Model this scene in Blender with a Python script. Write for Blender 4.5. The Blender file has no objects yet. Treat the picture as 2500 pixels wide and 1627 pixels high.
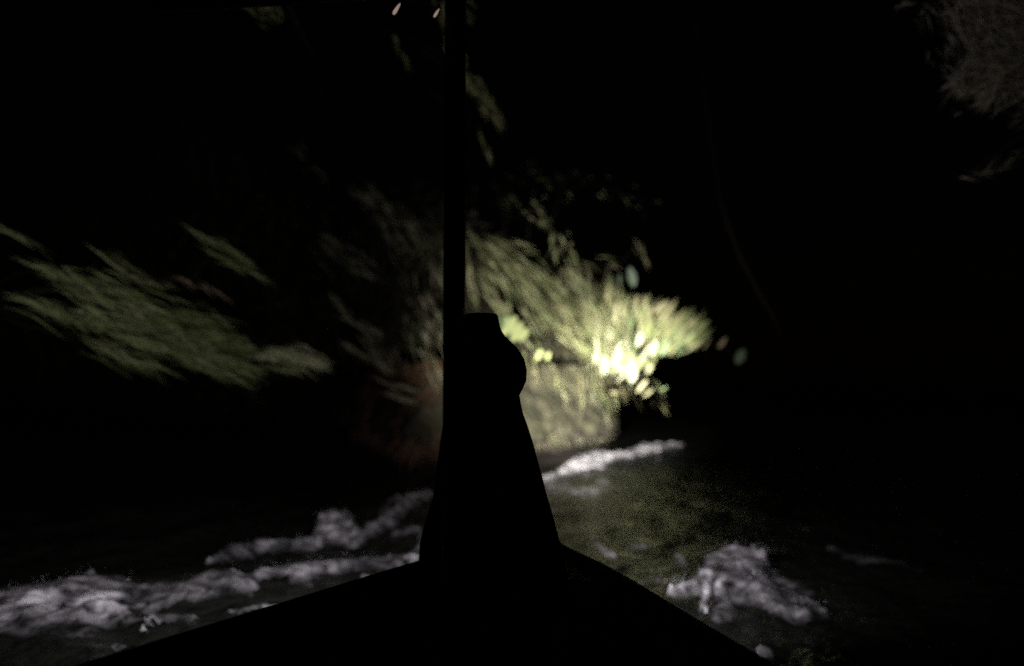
import bpy, bmesh, math, random
import numpy as np
from mathutils import Vector, Matrix, noise as mnoise

random.seed(11)
RNG = np.random.default_rng(11)
S = bpy.context.scene
COL = S.collection

# ------------------------------------------------------------------ camera
FPX = 2165.0                                   # focal length in photograph pixels (2500 wide)
cam_d = bpy.data.cameras.new('camera')
cam = bpy.data.objects.new('camera', cam_d)
COL.objects.link(cam)
S.camera = cam
CAM = Vector((0.0, 0.0, 1.8))
cam.location = CAM
cam.rotation_euler = (math.radians(90 + 3.88), 0.0, math.radians(7.37))
cam_d.sensor_width = 36.0
cam_d.lens = 36.0 * FPX / 2500.0
cam_d.clip_start = 0.05
cam_d.clip_end = 2000.0
cam_d.dof.use_dof = True
cam_d.dof.focus_distance = 3.75
cam_d.dof.aperture_fstop = 0.80
CM = Matrix.Rotation(math.radians(7.37), 3, 'Z') @ Matrix.Rotation(math.radians(93.88), 3, 'X')

# ------------------------------------------------------------------ night sky
world = bpy.data.worlds.new('World')
S.world = world
world.use_nodes = True
wt = world.node_tree
wt.nodes.clear()
sky = wt.nodes.new('ShaderNodeTexSky')
sky.sky_type = 'NISHITA'
sky.sun_disc = False
sky.sun_elevation = math.radians(2.0)
sky.sun_rotation = math.radians(200.0)
bg = wt.nodes.new('ShaderNodeBackground')
bg.inputs['Strength'].default_value = 0.00022
wo = wt.nodes.new('ShaderNodeOutputWorld')
wt.links.new(sky.outputs[0], bg.inputs[0])
wt.links.new(bg.outputs[0], wo.inputs[0])

S.view_settings.view_transform = 'Standard'
S.view_settings.look = 'None'
S.view_settings.exposure = 0.0
S.view_settings.gamma = 1.0
S.view_settings.use_curve_mapping = False
S.cycles.use_denoising = False
S.cycles.max_bounces = 5
S.cycles.sample_clamp_indirect = 0.6
S.cycles.transparent_max_bounces = 24

# ------------------------------------------------------------------ helpers
def ray(px, py):
    return CM @ Vector(((px - 1250.0) / FPX, (813.5 - py) / FPX, -1.0))

def at(px, py, Y):                             # point seen at a pixel, at world y = Y
    d = ray(px, py)
    return CAM + d * (Y / d.y)

def onz(px, py, z=0.0):                        # point seen at a pixel, at world z
    d = ray(px, py)
    return CAM + d * ((z - CAM.z) / d.z)

def to_px(P):                                  # (n,3) world -> (n,2) photograph pixels
    M = np.array(CM.transposed())
    q = (P - np.array(CAM)) @ M.T
    w = -q[:, 2]
    w = np.where(w < 0.05, 0.05, w)
    return np.stack([1250.0 + FPX * q[:, 0] / w, 813.5 - FPX * q[:, 1] / w], 1)

def link(name, me, parent=None, mat=None):
    o = bpy.data.objects.new(name, me)
    COL.objects.link(o)
    if parent is not None:
        o.parent = parent
    if mat is not None:
        me.materials.append(mat)
    return o

def mesh_np(name, V, F, smooth=True):
    me = bpy.data.meshes.new(name)
    me.from_pydata([tuple(v) for v in V], [], [tuple(f) for f in F])
    if smooth:
        me.polygons.foreach_set('use_smooth', [True] * len(me.polygons))
    me.update()
    return me

def thing(name, label, cat, loc=(0, 0, 0), group=None):
    o = bpy.data.objects.new(name, None)
    COL.objects.link(o)
    o.location = loc
    o.empty_display_size = 0.2
    o['label'] = label
    o['category'] = cat
    if group:
        o['group'] = group
    return o

def keep(o, parent):                            # parent without moving (parents are unrotated)
    o.parent = parent
    o.location = o.location - parent.location
    return o

# vectorised value noise -------------------------------------------------
def _hash(i, j, k, seed):
    n = (i * 374761393 + j * 668265263 + k * 2147483647 + seed * 974711) & 0x7fffffff
    n = ((n ^ (n >> 13)) * 1274126177) & 0x7fffffff
    return ((n ^ (n >> 16)) & 0xffff) / 65535.0

def vnoise(x, y, z=None, seed=0):
    if z is None:
        z = np.zeros_like(x)
    xi, yi, zi = np.floor(x).astype(np.int64), np.floor(y).astype(np.int64), np.floor(z).astype(np.int64)
    fx, fy, fz = x - xi, y - yi, z - zi
    fx = fx * fx * (3 - 2 * fx); fy = fy * fy * (3 - 2 * fy); fz = fz * fz * (3 - 2 * fz)
    r = 0
    for a in (0, 1):
        for b in (0, 1):
            for c in (0, 1):
                w = (fx if a else 1 - fx) * (fy if b else 1 - fy) * (fz if c else 1 - fz)
                r = r + w * _hash(xi + a, yi + b, zi + c, seed)
    return r

def fbm(x, y, z=None, oct=4, seed=0):
    a, s, t = 0.5, 0.0, 0.0
    for o in range(oct):
        k = 2.0 ** o
        s = s + a * vnoise(x * k, y * k, None if z is None else z * k, seed + o * 17)
        t += a
        a *= 0.5
    return s / t

# ------------------------------------------------------------------ materials
def new_mat(name):
    m = bpy.data.materials.new(name)
    m.use_nodes = True
    t = m.node_tree
    b = t.nodes['Principled BSDF']
    return m, t, b

def plain(name, col, rough=0.7, noise=0.0, spec=0.3, metal=0.0):
    m, t, b = new_mat(name)
    b.inputs['Roughness'].default_value = rough
    b.inputs['Specular IOR Level'].default_value = spec
    b.inputs['Metallic'].default_value = metal
    if noise:
        n = t.nodes.new('ShaderNodeTexNoise'); n.inputs['Scale'].default_value = 14.0; n.inputs['Detail'].default_value = 5
        mx = t.nodes.new('ShaderNodeMix'); mx.data_type = 'RGBA'
        mx.inputs[6].default_value = (*[c * (1 - noise) for c in col], 1)
        mx.inputs[7].default_value = (*[c * (1 + noise) for c in col], 1)
        t.links.new(n.outputs[0], mx.inputs[0]); t.links.new(mx.outputs[2], b.inputs['Base Color'])
        bp = t.nodes.new('ShaderNodeBump'); bp.inputs['Strength'].default_value = 0.3
        t.links.new(n.outputs[0], bp.inputs['Height']); t.links.new(bp.outputs[0], b.inputs['Normal'])
    else:
        b.inputs['Base Color'].default_value = (*col, 1)
    return m

def leaf_mat(name, cols, trans=0.3):
    """leaf colour varies from leaf to leaf (random per island), some light passes through"""
    m, t, b = new_mat(name)
    g = t.nodes.new('ShaderNodeNewGeometry')
    r = t.nodes.new('ShaderNodeValToRGB')
    els = r.color_ramp.elements
    els[0].position = 0.0; els[0].color = (*cols[0], 1)
    els[1].position = 1.0; els[1].color = (*cols[-1], 1)
    for i, c in enumerate(cols[1:-1]):
        e = els.new((i + 1) / (len(cols) - 1)); e.color = (*c, 1)
    t.links.new(g.outputs['Random Per Island'], r.inputs[0])
    b.inputs['Roughness'].default_value = 0.55
    b.inputs['Specular IOR Level'].default_value = 0.35
    t.links.new(r.outputs[0], b.inputs['Base Color'])
    tr = t.nodes.new('ShaderNodeBsdfTranslucent')
    t.links.new(r.outputs[0], tr.inputs[0])
    mx = t.nodes.new('ShaderNodeMixShader'); mx.inputs[0].default_value = trans
    t.links.new(b.outputs[0], mx.inputs[1]); t.links.new(tr.outputs[0], mx.inputs[2])
    t.links.new(mx.outputs[0], t.nodes['Material Output'].inputs['Surface'])
    return m

M_LEFT = leaf_mat('leaf_olive', [(.08, .10, .032), (.13, .155, .06), (.10, .11, .045), (.17, .185, .09)])
M_TIP = leaf_mat('leaf_pale_olive', [(.24, .26, .13), (.30, .30, .19)])
M_STRAW = leaf_mat('leaf_straw', [(.16, .12, .075), (.12, .075, .05), (.18, .15, .09)])
M_MID = leaf_mat('leaf_dull', [(.15, .16, .085), (.20, .165, .115), (.16, .19, .095)])
M_CEN = leaf_mat('leaf_sage', [(.080, .095, .036), (.125, .14, .06), (.15, .125, .07), (.10, .12, .045), (.20, .20, .10)])
M_PALE = leaf_mat('leaf_pale', [(.20, .24, .10), (.28, .28, .16), (.17, .24, .10), (.30, .26, .19), (.24, .27, .11)])
M_OVER = leaf_mat('leaf_overhead', [(.16, .17, .055), (.20, .19, .09), (.15, .17, .07)])
M_RIGHT = leaf_mat('leaf_grey', [(.20, .18, .13), (.24, .21, .155), (.19, .175, .11), (.25, .22, .17)])
M_BARK = plain('bark', (.016, .012, .009), .9, .4)
M_HULL = plain('dark_hull_paint', (.012, .012, .013), .6, .2, .1)
M_DECK = plain('dark_deck_wood', (.014, .012, .010), .8, .3, .1)
M_COAT = plain('dark_rainwear', (.010, .011, .013), .8, .2, .1)
M_CLOTH = plain('dark_trousers', (.010, .010, .012), .9, .2, .1)
M_SKIN = plain('skin', (.22, .13, .09), .6, .1)
M_METAL = plain('dark_metal', (.02, .02, .02), .5, .1, .2)

# ------------------------------------------------------------------ searchlight beams (one lamp at the bow)
LAMP = Vector((-0.70, 4.97, 1.36))
def beam(name, target, power, size_deg, blend, col, radius=0.05):
    d = bpy.data.lights.new(name, 'SPOT')
    d.energy = power; d.spot_size = math.radians(size_deg); d.spot_blend = blend
    d.color = col; d.shadow_soft_size = radius
    o = bpy.data.objects.new(name, d)
    COL.objects.link(o)
    o.location = LAMP
    o.rotation_euler = (target - LAMP).to_track_quat('-Z', 'Y').to_euler()
    return o
BEAMS = [
    beam('beam_core', at(1490, 965, 26), 180000, 19, 1.0, (1.0, .97, .88)),
    beam('beam_middle', at(1400, 830, 22), 37000, 31, 1.0, (1.0, .97, .90)),
    beam('beam_spill', at(900, 900, 12), 2000, 174, 0.9, (1.0, .955, .985)),
]

# ------------------------------------------------------------------ water
def wave_h(x, y):
    near = np.clip(1.2 - y / 40.0, 0.25, 1.0)
    h = (fbm(x * 0.55 + 3, y * 0.30, oct=3, seed=5) - .5) * 0.30
    h = h + (fbm(x * 1.9, y * 1.15 + 9, oct=4, seed=8) - .5) * 0.20
    return h * near

def grid(x0, x1, nx, ys):
    xs = np.linspace(x0, x1, nx)
    X, Y = np.meshgrid(xs, ys)
    return X, Y

ysw = np.concatenate([np.linspace(-12, 3, 16), np.geomspace(3.05, 60, 330), np.array([75, 95, 130, 180, 260, 400])])
X, Y = grid(-26, 26, 420, ysw)
Z = wave_h(X.ravel(), Y.ravel()).reshape(X.shape)
far = np.clip((Y - 45) / 20, 0, 1)
Z = Z * (1 - far)
nx = X.shape[1]
V = np.stack([X.ravel() * np.where(Y.ravel() > 60, Y.ravel() / 60, 1), Y.ravel(), Z.ravel()], 1)
idx = np.arange(X.size).reshape(X.shape)
F = np.stack([idx[:-1, :-1].ravel(), idx[:-1, 1:].ravel(), idx[1:, 1:].ravel(), idx[1:, :-1].ravel()], 1)
water = link('river_water', mesh_np('river_water', V, F))
water['kind'] = 'structure'
m, t, b = new_mat('murky_water')
b.inputs['Base Color'].default_value = (.009, .010, .008, 1)
b.inputs['Roughness'].default_value = 0.17
b.inputs['IOR'].default_value = 1.33
b.inputs['Specular IOR Level'].default_value = .14
n1 = t.nodes.new('ShaderNodeTexNoise'); n1.inputs['Scale'].default_value = 5.0; n1.inputs['Detail'].default_value = 6
tc = t.nodes.new('ShaderNodeTexCoord'); t.links.new(tc.outputs['Object'], n1.inputs['Vector'])
bp = t.nodes.new('ShaderNodeBump'); bp.inputs['Strength'].default_value = .8; bp.inputs['Distance'].default_value = 0.12
t.links.new(n1.outputs[0], bp.inputs['Height']); t.links.new(bp.outputs[0], b.inputs['Normal'])
water.data.materials.append(m)

# ------------------------------------------------------------------ foam, read from polylines (pixel, half thickness, strength)
def seg_dist(P, a, b2):
    d = b2 - a
    tt = np.clip(((P - a) @ d) / max(d @ d, 1e-9), 0, 1)
    q = a + tt[:, None] * d
    return np.hypot(P[:, 0] - q[:, 0], P[:, 1] - q[:, 1]), tt

FOAM_LEFT = [
    [(-160, 1530, 55, .7), (0, 1525, 55, .8), (110, 1528, 48, .95), (200, 1518, 40, .9), (300, 1498, 30, .7), (420, 1480, 20, .5)],
    [(-120, 1490, 30, .5), (60, 1485, 30, .5), (200, 1462, 26, .5), (330, 1468, 34, .52), (460, 1455, 32, .5), (560, 1445, 30, .6), (620, 1465, 18, .45)],
    [(212, 1440, 16, .7), (222, 1425, 9, .6)],
    [(630, 1432, 18, .7), (690, 1405, 20, .85), (770, 1408, 26, .9), (860, 1398, 16, .8)],
    [(720, 1440, 14, .5), (760, 1450, 10, .4)],
    [(860, 1398, 14, .7), (950, 1385, 16, .7), (1015, 1380, 18, .8), (1045, 1340, 12, .6)],
    [(505, 1378, 7, .5), (560, 1350, 12, .65), (640, 1330, 12, .6), (700, 1335, 16, .7), (760, 1335, 18, .8)],
    [(770, 1330, 16, .9), (800, 1295, 26, 1.3), (835, 1290, 28, 1.2), (880, 1312, 14, .9)],
    [(860, 1320, 10, .5), (900, 1300, 10, .6), (960, 1268, 14, .75), (1000, 1240, 16, .85), (1045, 1215, 10, 1.1)],
    [(930, 1258, 9, .5), (975, 1222, 6, .6), (1055, 1212, 5, .9)],
    [(960, 1300, 8, .35), (1020, 1290, 9, .4), (1030, 1330, 8, .4)],
    [(340, 1578, 8, .5), (370, 1535, 14, .6), (430, 1530, 10, .5), (480, 1545, 12, .5)],
    [(270, 1625, 10, .45), (310, 1612, 6, .35)],
    [(880, 1425, 6, .35), (960, 1432, 5, .3)],
    [(560, 1520, 6, .3), (640, 1500, 6, .35), (760, 1490, 5, .25)],
]
FOAM_FAR = [
    [(1325, 1178, 10, .9), (1360, 1165, 9, .8), (1390, 1150, 11, 1.3), (1435, 1134, 15, 2.4), (1485, 1122, 9, 1.6), (1530, 1113, 6, .9), (1575, 1104, 11, 1.6), (1605, 1098, 6, .9), (1665, 1090, 3, .7)],
    [(1340, 1200, 16, .30), (1430, 1205, 22, .25), (1500, 1195, 14, .15)],
    [(1340, 1245, 8, .25), (1440, 1240, 8, .15)],
]
FOAM_RIGHT = [
    [(1638, 1475, 9, 1.4), (1690, 1452, 12, 1.1), (1740, 1430, 18, 1.4)],
    [(1735, 1420, 13, 2.0), (1725, 1470, 11, 2.2), (1712, 1520, 9, 2.2), (1722, 1530, 6, 1.8)],
    [(1740, 1400, 22, .9), (1790, 1395, 34, 1.0), (1850, 1410, 24, .9)],
    [(1770, 1440, 45, .8), (1840, 1450, 38, .75), (1890, 1480, 34, .7), (1960, 1490, 28, .9), (2015, 1490, 14, .6)],
    [(1780, 1500, 26, .5), (1740, 1520, 16, .5)],
    [(1900, 1430, 18, .45), (1985, 1455, 14, .4)],
    [(1440, 1340, 4, .7), (1470, 1362, 5, .7), (1500, 1375, 5, .7)],
    [(1530, 1356, 4, .5), (1580, 1352, 5, .5)],
    [(1650, 1385, 8, .5), (1668, 1400, 9, .6)],
    [(1560, 1425, 6, .25), (1610, 1430, 6, .3)],
    [(1850, 1604, 8, .7), (1885, 1608, 7, .7)],
    [(2020, 1350, 6, .2), (2120, 1385, 10, .28), (2250, 1400, 8, .2)],
    [(2060, 1380, 12, .22), (2110, 1390, 10, .25)],
]

def foam_mesh(name, polys, xr, yr, step, lift, label, seed, thr=.07):
    ny = int((yr[1] - yr[0]) / step[1]); nxx = int((xr[1] - xr[0]) / step[0])
    X, Y = np.meshgrid(np.linspace(*xr, nxx), np.linspace(*yr, ny))
    x, y = X.ravel(), Y.ravel()
    base = wave_h(x, y)
    P = to_px(np.stack([x, y, np.zeros_like(x)], 1))
    # ragged edges: the lookup is warped by noise in world units
    wx = (fbm(x * 2.2, y * 1.6, oct=4, seed=seed) - .5)
    wy = (fbm(x * 2.2 + 31, y * 1.6 + 7, oct=4, seed=seed + 3) - .5)
    f = np.zeros_like(x)
    for pl in polys:
        for p, q in zip(pl[:-1], pl[1:]):
            a, b2 = np.array(p[:2], float), np.array(q[:2], float)
            wmax = max(p[2], q[2])
            W = P + np.stack([wx * wmax * 1.5, wy * wmax * 1.3], 1)
            d, tt = seg_dist(W, a, b2)
            w = p[2] * (1 - tt) + q[2] * tt
            s = p[3] * (1 - tt) + q[3] * tt
            f = np.maximum(f, s * np.clip(1.12 * np.exp(-(d / w) ** 2 * 1.1) - .10, 0, 1))
    bil = fbm(x * 4.5, y * 3.5, oct=4, seed=seed + 9)
    fine = fbm(x * 11, y * 9, oct=3, seed=seed + 21)
    fz = np.minimum(f, .85)
    z = base + 0.012 + lift * fz * (.35 + .9 * bil) + .05 * fz * np.abs(fine - .5)
    rid = 1 - 2 * np.abs(fbm(x * 3.0 + 2 * wx, y * 5.0 + 2 * wy, oct=4, seed=seed + 33) - .5) * 1.6
    f2 = np.clip(f * (.35 + .75 * rid ** 2) * (.10 + 1.9 * bil ** 1.4) * (.45 + 1.1 * fine), 0, 2)
    f = np.minimum(f, 1.2)
    ok = (f > thr).reshape(X.shape)
    idx = np.arange(x.size).reshape(X.shape)
    kf = (ok[:-1, :-1] & ok[1:, :-1] & ok[:-1, 1:] & ok[1:, 1:])
    F = np.stack([idx[:-1, :-1][kf], idx[:-1, 1:][kf], idx[1:, 1:][kf], idx[1:, :-1][kf]], 1)
    used = np.unique(F)
    remap = -np.ones(x.size, int); remap[used] = np.arange(used.size)
    V = np.stack([x, y, z], 1)[used]
    me = mesh_np(name, V, remap[F])
    at_ = me.attributes.new('cover', 'FLOAT', 'POINT')
    at_.data.foreach_set('value', f2[used].astype(np.float32))
    o = link(name, me, None, M_FOAM)
    o['kind'] = 'stuff'; o['label'] = label; o['category'] = 'foam'
    return V, f2[used]

m, t, b = new_mat('white_foam')
b.inputs['Base Color'].default_value = (.66, .63, .68, 1)
b.inputs['Roughness'].default_value = 0.5
b.inputs['Specular IOR Level'].default_value = 0.5
ac = t.nodes.new('ShaderNodeAttribute'); ac.attribute_name = 'cover'
tc = t.nodes.new('ShaderNodeTexCoord')
mpg = t.nodes.new('ShaderNodeMapping'); mpg.inputs['Scale'].default_value = (1.0, .55, 1.0)
mpg.inputs['Rotation'].default_value = (0, 0, .5)
nz = t.nodes.new('ShaderNodeTexNoise'); nz.inputs['Scale'].default_value = 8; nz.inputs['Detail'].default_value = 9; nz.inputs['Distortion'].default_value = .6
t.links.new(tc.outputs['Object'], mpg.inputs[0]); t.links.new(mpg.outputs[0], nz.inputs['Vector'])
nz.inputs['Roughness'].default_value = .72
mu = t.nodes.new('ShaderNodeMath'); mu.operation = 'MULTIPLY_ADD'
mu.inputs[1].default_value = 10.0; mu.inputs[2].default_value = -5.15      # noise -> about -.2 .. +.3
t.links.new(nz.outputs[0], mu.inputs[0])
ad = t.nodes.new('ShaderNodeMath'); ad.operation = 'MULTIPLY_ADD'; ad.inputs[1].default_value = 1.35; ad.use_clamp = False
t.links.new(ac.outputs['Fac'], ad.inputs[0]); mk = t.nodes.new('ShaderNodeMath'); mk.operation = 'MULTIPLY'; t.links.new(mu.outputs[0], mk.inputs[0]); t.links.new(ac.outputs['Fac'], mk.inputs[1]); t.links.new(mk.outputs[0], ad.inputs[2])
mr = t.nodes.new('ShaderNodeMapRange'); mr.inputs['From Min'].default_value = .03; mr.inputs['From Max'].default_value = 2.0
mr.clamp = True
t.links.new(ad.outputs[0], mr.inputs['Value'])
t.links.new(mr.outputs[0], b.inputs['Alpha'])
bp = t.nodes.new('ShaderNodeBump'); bp.inputs['Strength'].default_value = 0.6; bp.inputs['Distance'].default_value = .05
t.links.new(nz.outputs[0], bp.inputs['Height']); t.links.new(bp.outputs[0], b.inputs['Normal'])
M_FOAM = m

FOAM_RIGHT = [[(a, b2, w, q * 1.0) for a, b2, w, q in pl] for pl in FOAM_RIGHT]
FOAM_FAR = [[(a, b2, w, q * 1.6) for a, b2, w, q in pl] for pl in FOAM_FAR]
fl = foam_mesh('river_foam', FOAM_LEFT, (-11, -1.0), (5.6, 19), (.045, .032), .17,
               'grey white churning foam streaming along the river left of the seated person', 40)
ff = foam_mesh('river_foam', FOAM_FAR, (-4, 3.5), (13, 34), (.05, .05), .10,
               'bright white crest of foam under the mossy bank right of the person', 60)
fr = foam_mesh('river_foam', FOAM_RIGHT, (-1.0, 6), (5.0, 13), (.028, .028), .15,
               'white splash of bow foam beside the right edge of the boat', 80)

# spray thrown off the crests: small drops
def spray(src, n, spread, label, size):
    Vs, f = src
    p = f ** 2; p = p / p.sum()
    pick = RNG.choice(len(Vs), n, p=p)
    C = Vs[pick] + np.stack([RNG.normal(0, spread, n), RNG.normal(0, spread, n), np.abs(RNG.normal(0, spread * .7, n)) + .01], 1)
    r = size * np.exp(RNG.normal(0, .5, n))
    octv = np.array([(1, 0, 0), (-1, 0, 0), (0, 1, 0), (0, -1, 0), (0, 0, 1), (0, 0, -1)], float)
    octf = np.array([(0, 2, 4), (2, 1, 4), (1, 3, 4), (3, 0, 4), (2, 0, 5), (1, 2, 5), (3, 1, 5), (0, 3, 5)])
    V = (C[:, None, :] + octv[None] * r[:, None, None]).reshape(-1, 3)
    F = (octf[None] + 6 * np.arange(n)[:, None, None]).reshape(-1, 3)
    o = link('water_spray', mesh_np('water_spray', V, F), None, M_DROP)
    o['kind'] = 'stuff'; o['label'] = label; o['category'] = 'spray'
M_DROP = plain('spray_water', (.4, .385, .41), .5, 0, .4)
spray(fl, 1200, .05, 'fine drops of spray above the foam on the left', .0018)
spray(fr, 900, .05, 'fine drops of spray above the splash on the right', .002)

# ------------------------------------------------------------------ river banks
def bank(name, line, prof, nres, mat, seed, amp, cap=False):
    L = [Vector(p) for p in line]
    pts = []
    for i in range(len(L) - 1):
        n = max(2, int((L[i + 1] - L[i]).length / nres))
        for k in range(n):
            pts.append(L[i].lerp(L[i + 1], k / n))
    pts.append(L[-1])
    A = np.array([(p.x, p.y) for p in pts])
    for _ in range(6):
        A[1:-1] = (A[:-2] + A[1:-1] * 2 + A[2:]) / 4
    T = np.gradient(A, axis=0); T /= np.linalg.norm(T, axis=1)[:, None]
    N = np.stack([-T[:, 1], T[:, 0]], 1)
    for _ in range(20):
        N[1:-1] = (N[:-2] + N[1:-1] + N[2:]) / 3
    N /= np.linalg.norm(N, axis=1)[:, None]
    pr = np.array(prof, float)
    s = np.concatenate([[0], np.cumsum(np.hypot(np.diff(pr[:, 0]), np.diff(pr[:, 1])))])
    ss = []
    q = 0.0
    while q < s[-1]:
        ss.append(q); q += .05 if q < 5.0 else .5
    ss = np.array(ss + [s[-1]])
    off = np.interp(ss, s, pr[:, 0]); hz = np.interp(ss, s, pr[:, 1])
    P = A[:, None, :] + N[:, None, :] * off[None, :, None]
    V = np.concatenate([P, np.broadcast_to(hz[None, :, None], P.shape[:2] + (1,))], 2).reshape(-1, 3)
    big = (fbm(V[:, 0] * .9, V[:, 1] * .5, V[:, 2] * .9, 4, seed) - .5) * 2
    fine = (fbm(V[:, 0] * 5, V[:, 1] * 3, V[:, 2] * 5, 4, seed + 5) - .5) * 2
    Nf = np.repeat(N, len(ss), axis=0)
    ridge = 1 - 2 * np.abs(fbm(V[:, 0] * 1.7 + 5, V[:, 1] * 1.1, V[:, 2] * 1.3 + .4 * V[:, 1], 4, seed + 11) - .5) * 2
    dis = amp * big + amp * .45 * fine - amp * .8 * ridge
    V[:, :2] += Nf * dis[:, None]
    V[:, 2] += .5 * dis * (V[:, 2] > .1)
    I = np.arange(len(V)).reshape(len(A), len(ss))
    F = np.stack([I[:-1, :-1].ravel(), I[1:, :-1].ravel(), I[1:, 1:].ravel(), I[:-1, 1:].ravel()], 1)
    F = [tuple(q) for q in F]
    if cap:
        F.append(tuple(int(q) for q in I[:, -1]))
    o = link(name, mesh_np(name, V, F), None, mat)
    o['kind'] = 'structure'
    return o, A, N

def earth(name, cols, scale):
    m, t, b = new_mat(name)
    b.inputs['Roughness'].default_value = .9
    b.inputs['Specular IOR Level'].default_value = .15
    tc = t.nodes.new('ShaderNodeTexCoord')
    n = t.nodes.new('ShaderNodeTexNoise'); n.inputs['Scale'].default_value = scale; n.inputs['Detail'].default_value = 8; n.inputs['Roughness'].default_value = .65
    t.links.new(tc.outputs['Object'], n.inputs['Vector'])
    r = t.nodes.new('ShaderNodeValToRGB')
    e = r.color_ramp.elements
    e[0].position, e[1].position = .30, .72
    e[0].color = (*cols[0], 1); e[1].color = (*cols[-1], 1)
    for i, c in enumerate(cols[1:-1]):
        k = e.new(.30 + .42 * (i + 1) / (len(cols) - 1)); k.color = (*c, 1)
    t.links.new(n.outputs[0], r.inputs[0]); t.links.new(r.outputs[0], b.inputs['Base Color'])
    n2 = t.nodes.new('ShaderNodeTexNoise'); n2.inputs['Scale'].default_value = scale * 9; n2.inputs['Detail'].default_value = 4
    t.links.new(tc.outputs['Object'], n2.inputs['Vector'])
    bp = t.nodes.new('ShaderNodeBump'); bp.inputs['Strength'].default_value = .9; bp.inputs['Distance'].default_value = .06
    t.links.new(n2.outputs[0], bp.inputs['Height']); t.links.new(bp.outputs[0], b.inputs['Normal'])
    return m

M_EARTH = earth('mossy_earth', [(.006, .005, .003), (.016, .012, .008), (.034, .035, .019), (.013, .010, .007), (.044, .044, .028), (.038, .028, .022)], 2.6)
def undercut_shade(m, z0, col):
    # shade under the bank's lip, put into the colour with a ragged upper edge
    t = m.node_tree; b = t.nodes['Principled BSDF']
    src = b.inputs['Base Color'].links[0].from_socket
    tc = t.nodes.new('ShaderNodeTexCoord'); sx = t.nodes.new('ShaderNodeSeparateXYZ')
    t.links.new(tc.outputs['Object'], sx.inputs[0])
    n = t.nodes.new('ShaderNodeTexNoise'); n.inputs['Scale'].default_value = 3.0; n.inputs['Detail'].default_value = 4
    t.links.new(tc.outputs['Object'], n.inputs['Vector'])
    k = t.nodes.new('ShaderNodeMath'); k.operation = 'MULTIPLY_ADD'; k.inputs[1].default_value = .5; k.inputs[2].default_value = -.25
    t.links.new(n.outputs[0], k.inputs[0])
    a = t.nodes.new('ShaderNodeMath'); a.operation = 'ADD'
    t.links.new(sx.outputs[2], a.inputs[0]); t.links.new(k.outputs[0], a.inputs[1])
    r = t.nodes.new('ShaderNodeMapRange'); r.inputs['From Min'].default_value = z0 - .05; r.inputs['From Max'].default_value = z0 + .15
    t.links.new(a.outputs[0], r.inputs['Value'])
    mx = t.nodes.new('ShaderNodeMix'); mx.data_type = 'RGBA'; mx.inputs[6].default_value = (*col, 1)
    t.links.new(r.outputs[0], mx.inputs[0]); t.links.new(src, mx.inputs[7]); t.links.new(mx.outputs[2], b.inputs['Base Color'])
undercut_shade(M_EARTH, .72, (.012, .009, .007))
M_DARKEARTH = earth('dark_earth', [(.008, .007, .006), (.014, .012, .009), (.018, .018, .010)], .7)
prof = [(0.0, -.6), (.05, 0), (.45, .12), (1.0, .30), (1.1, .58), (.55, .72), (.12, .84), (.10, 1.0), (.20, 1.5),
        (.42, 2.0), (.75, 2.35), (1.2, 2.55), (1.9, 2.65)]
line = [(-60, 70), (-30, 52), (-14, 38), (-9.0, 29), (-6.2, 23), (-5.1, 20.2), (-4.5, 18.7), (-3.4, 18.6), (-2.6, 20.4), (-1.55, 22.8), (-.95, 24.2), (-.68, 25.4), (-.62, 27), (-.9, 29), (-2.0, 33), (-5, 42), (-10, 80)]
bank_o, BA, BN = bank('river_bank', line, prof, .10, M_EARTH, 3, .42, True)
bank('river_bank', [(-13.5, -14), (-12.8, 4), (-12.9, 10), (-16, 13.5), (-26, 17), (-60, 24)], [(0, -.6), (.2, .1), (.8, .5), (1.5, .9), (3, 1.4), (8, 3), (20, 6)], .8, M_DARKEARTH, 14, .25)
prof2 = [(0, -.6), (.2, .1), (.8, .4), (1.5, .7), (3, 1.0), (8, 1.3), (20, 1.4)]
bank('river_bank', [(16, 140), (15, 60), (13.5, 30), (13, 10), (14, -12)], prof2, .8, M_DARKEARTH, 9, .3)

# ------------------------------------------------------------------ plants
def leaves(P, D, L, W, fold=.25):
    """leaf blades: base P, direction D, length L, width W (arrays)"""
    n = len(P)
    R = RNG.normal(size=(n, 3))
    Sd = np.cross(D, R); Sd /= np.linalg.norm(Sd, axis=1)[:, None] + 1e-9
    Nn = np.cross(Sd, D)
    L = L[:, None]; W = W[:, None]
    droop = np.array([0, 0, -1.0])[None] * L * RNG.uniform(0, .22, (n, 1))
    b = P
    l = P + D * L * .45 + Sd * W * .5
    r = P + D * L * .45 - Sd * W * .5
    c = P + D * L * .5 - Nn * W * fold
    tp = P + D * L + droop
    V = np.stack([b, l, c, r, tp], 1).reshape(-1, 3)
    f = np.array([(0, 1, 2), (0, 2, 3), (1, 4, 2), (2, 4, 3)])
    F = (f[None] + 5 * np.arange(n)[:, None, None]).reshape(-1, 3)
    return V, F

def tube(pts, radii, sides=5):
    V, F = [], []
    pts = [Vector(p) for p in pts]
    for i, p in enumerate(pts):
        a = pts[max(i - 1, 0)]; c = pts[min(i + 1, len(pts) - 1)]
        d = (c - a).normalized()
        u = d.orthogonal().normalized(); v = d.cross(u)
        for k in range(sides):
            an = 2 * math.pi * k / sides
            V.append(p + (u * math.cos(an) + v * math.sin(an)) * radii[i])
    for i in range(len(pts) - 1):
        for k in range(sides):
            k2 = (k + 1) % sides
            F.append((i * sides + k, i * sides + k2, (i + 1) * sides + k2, (i + 1) * sides + k))
    n = len(pts) - 1
    F.append(tuple(range(sides - 1, -1, -1))); F.append(tuple(n * sides + k for k in range(sides)))
    return V, F

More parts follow.
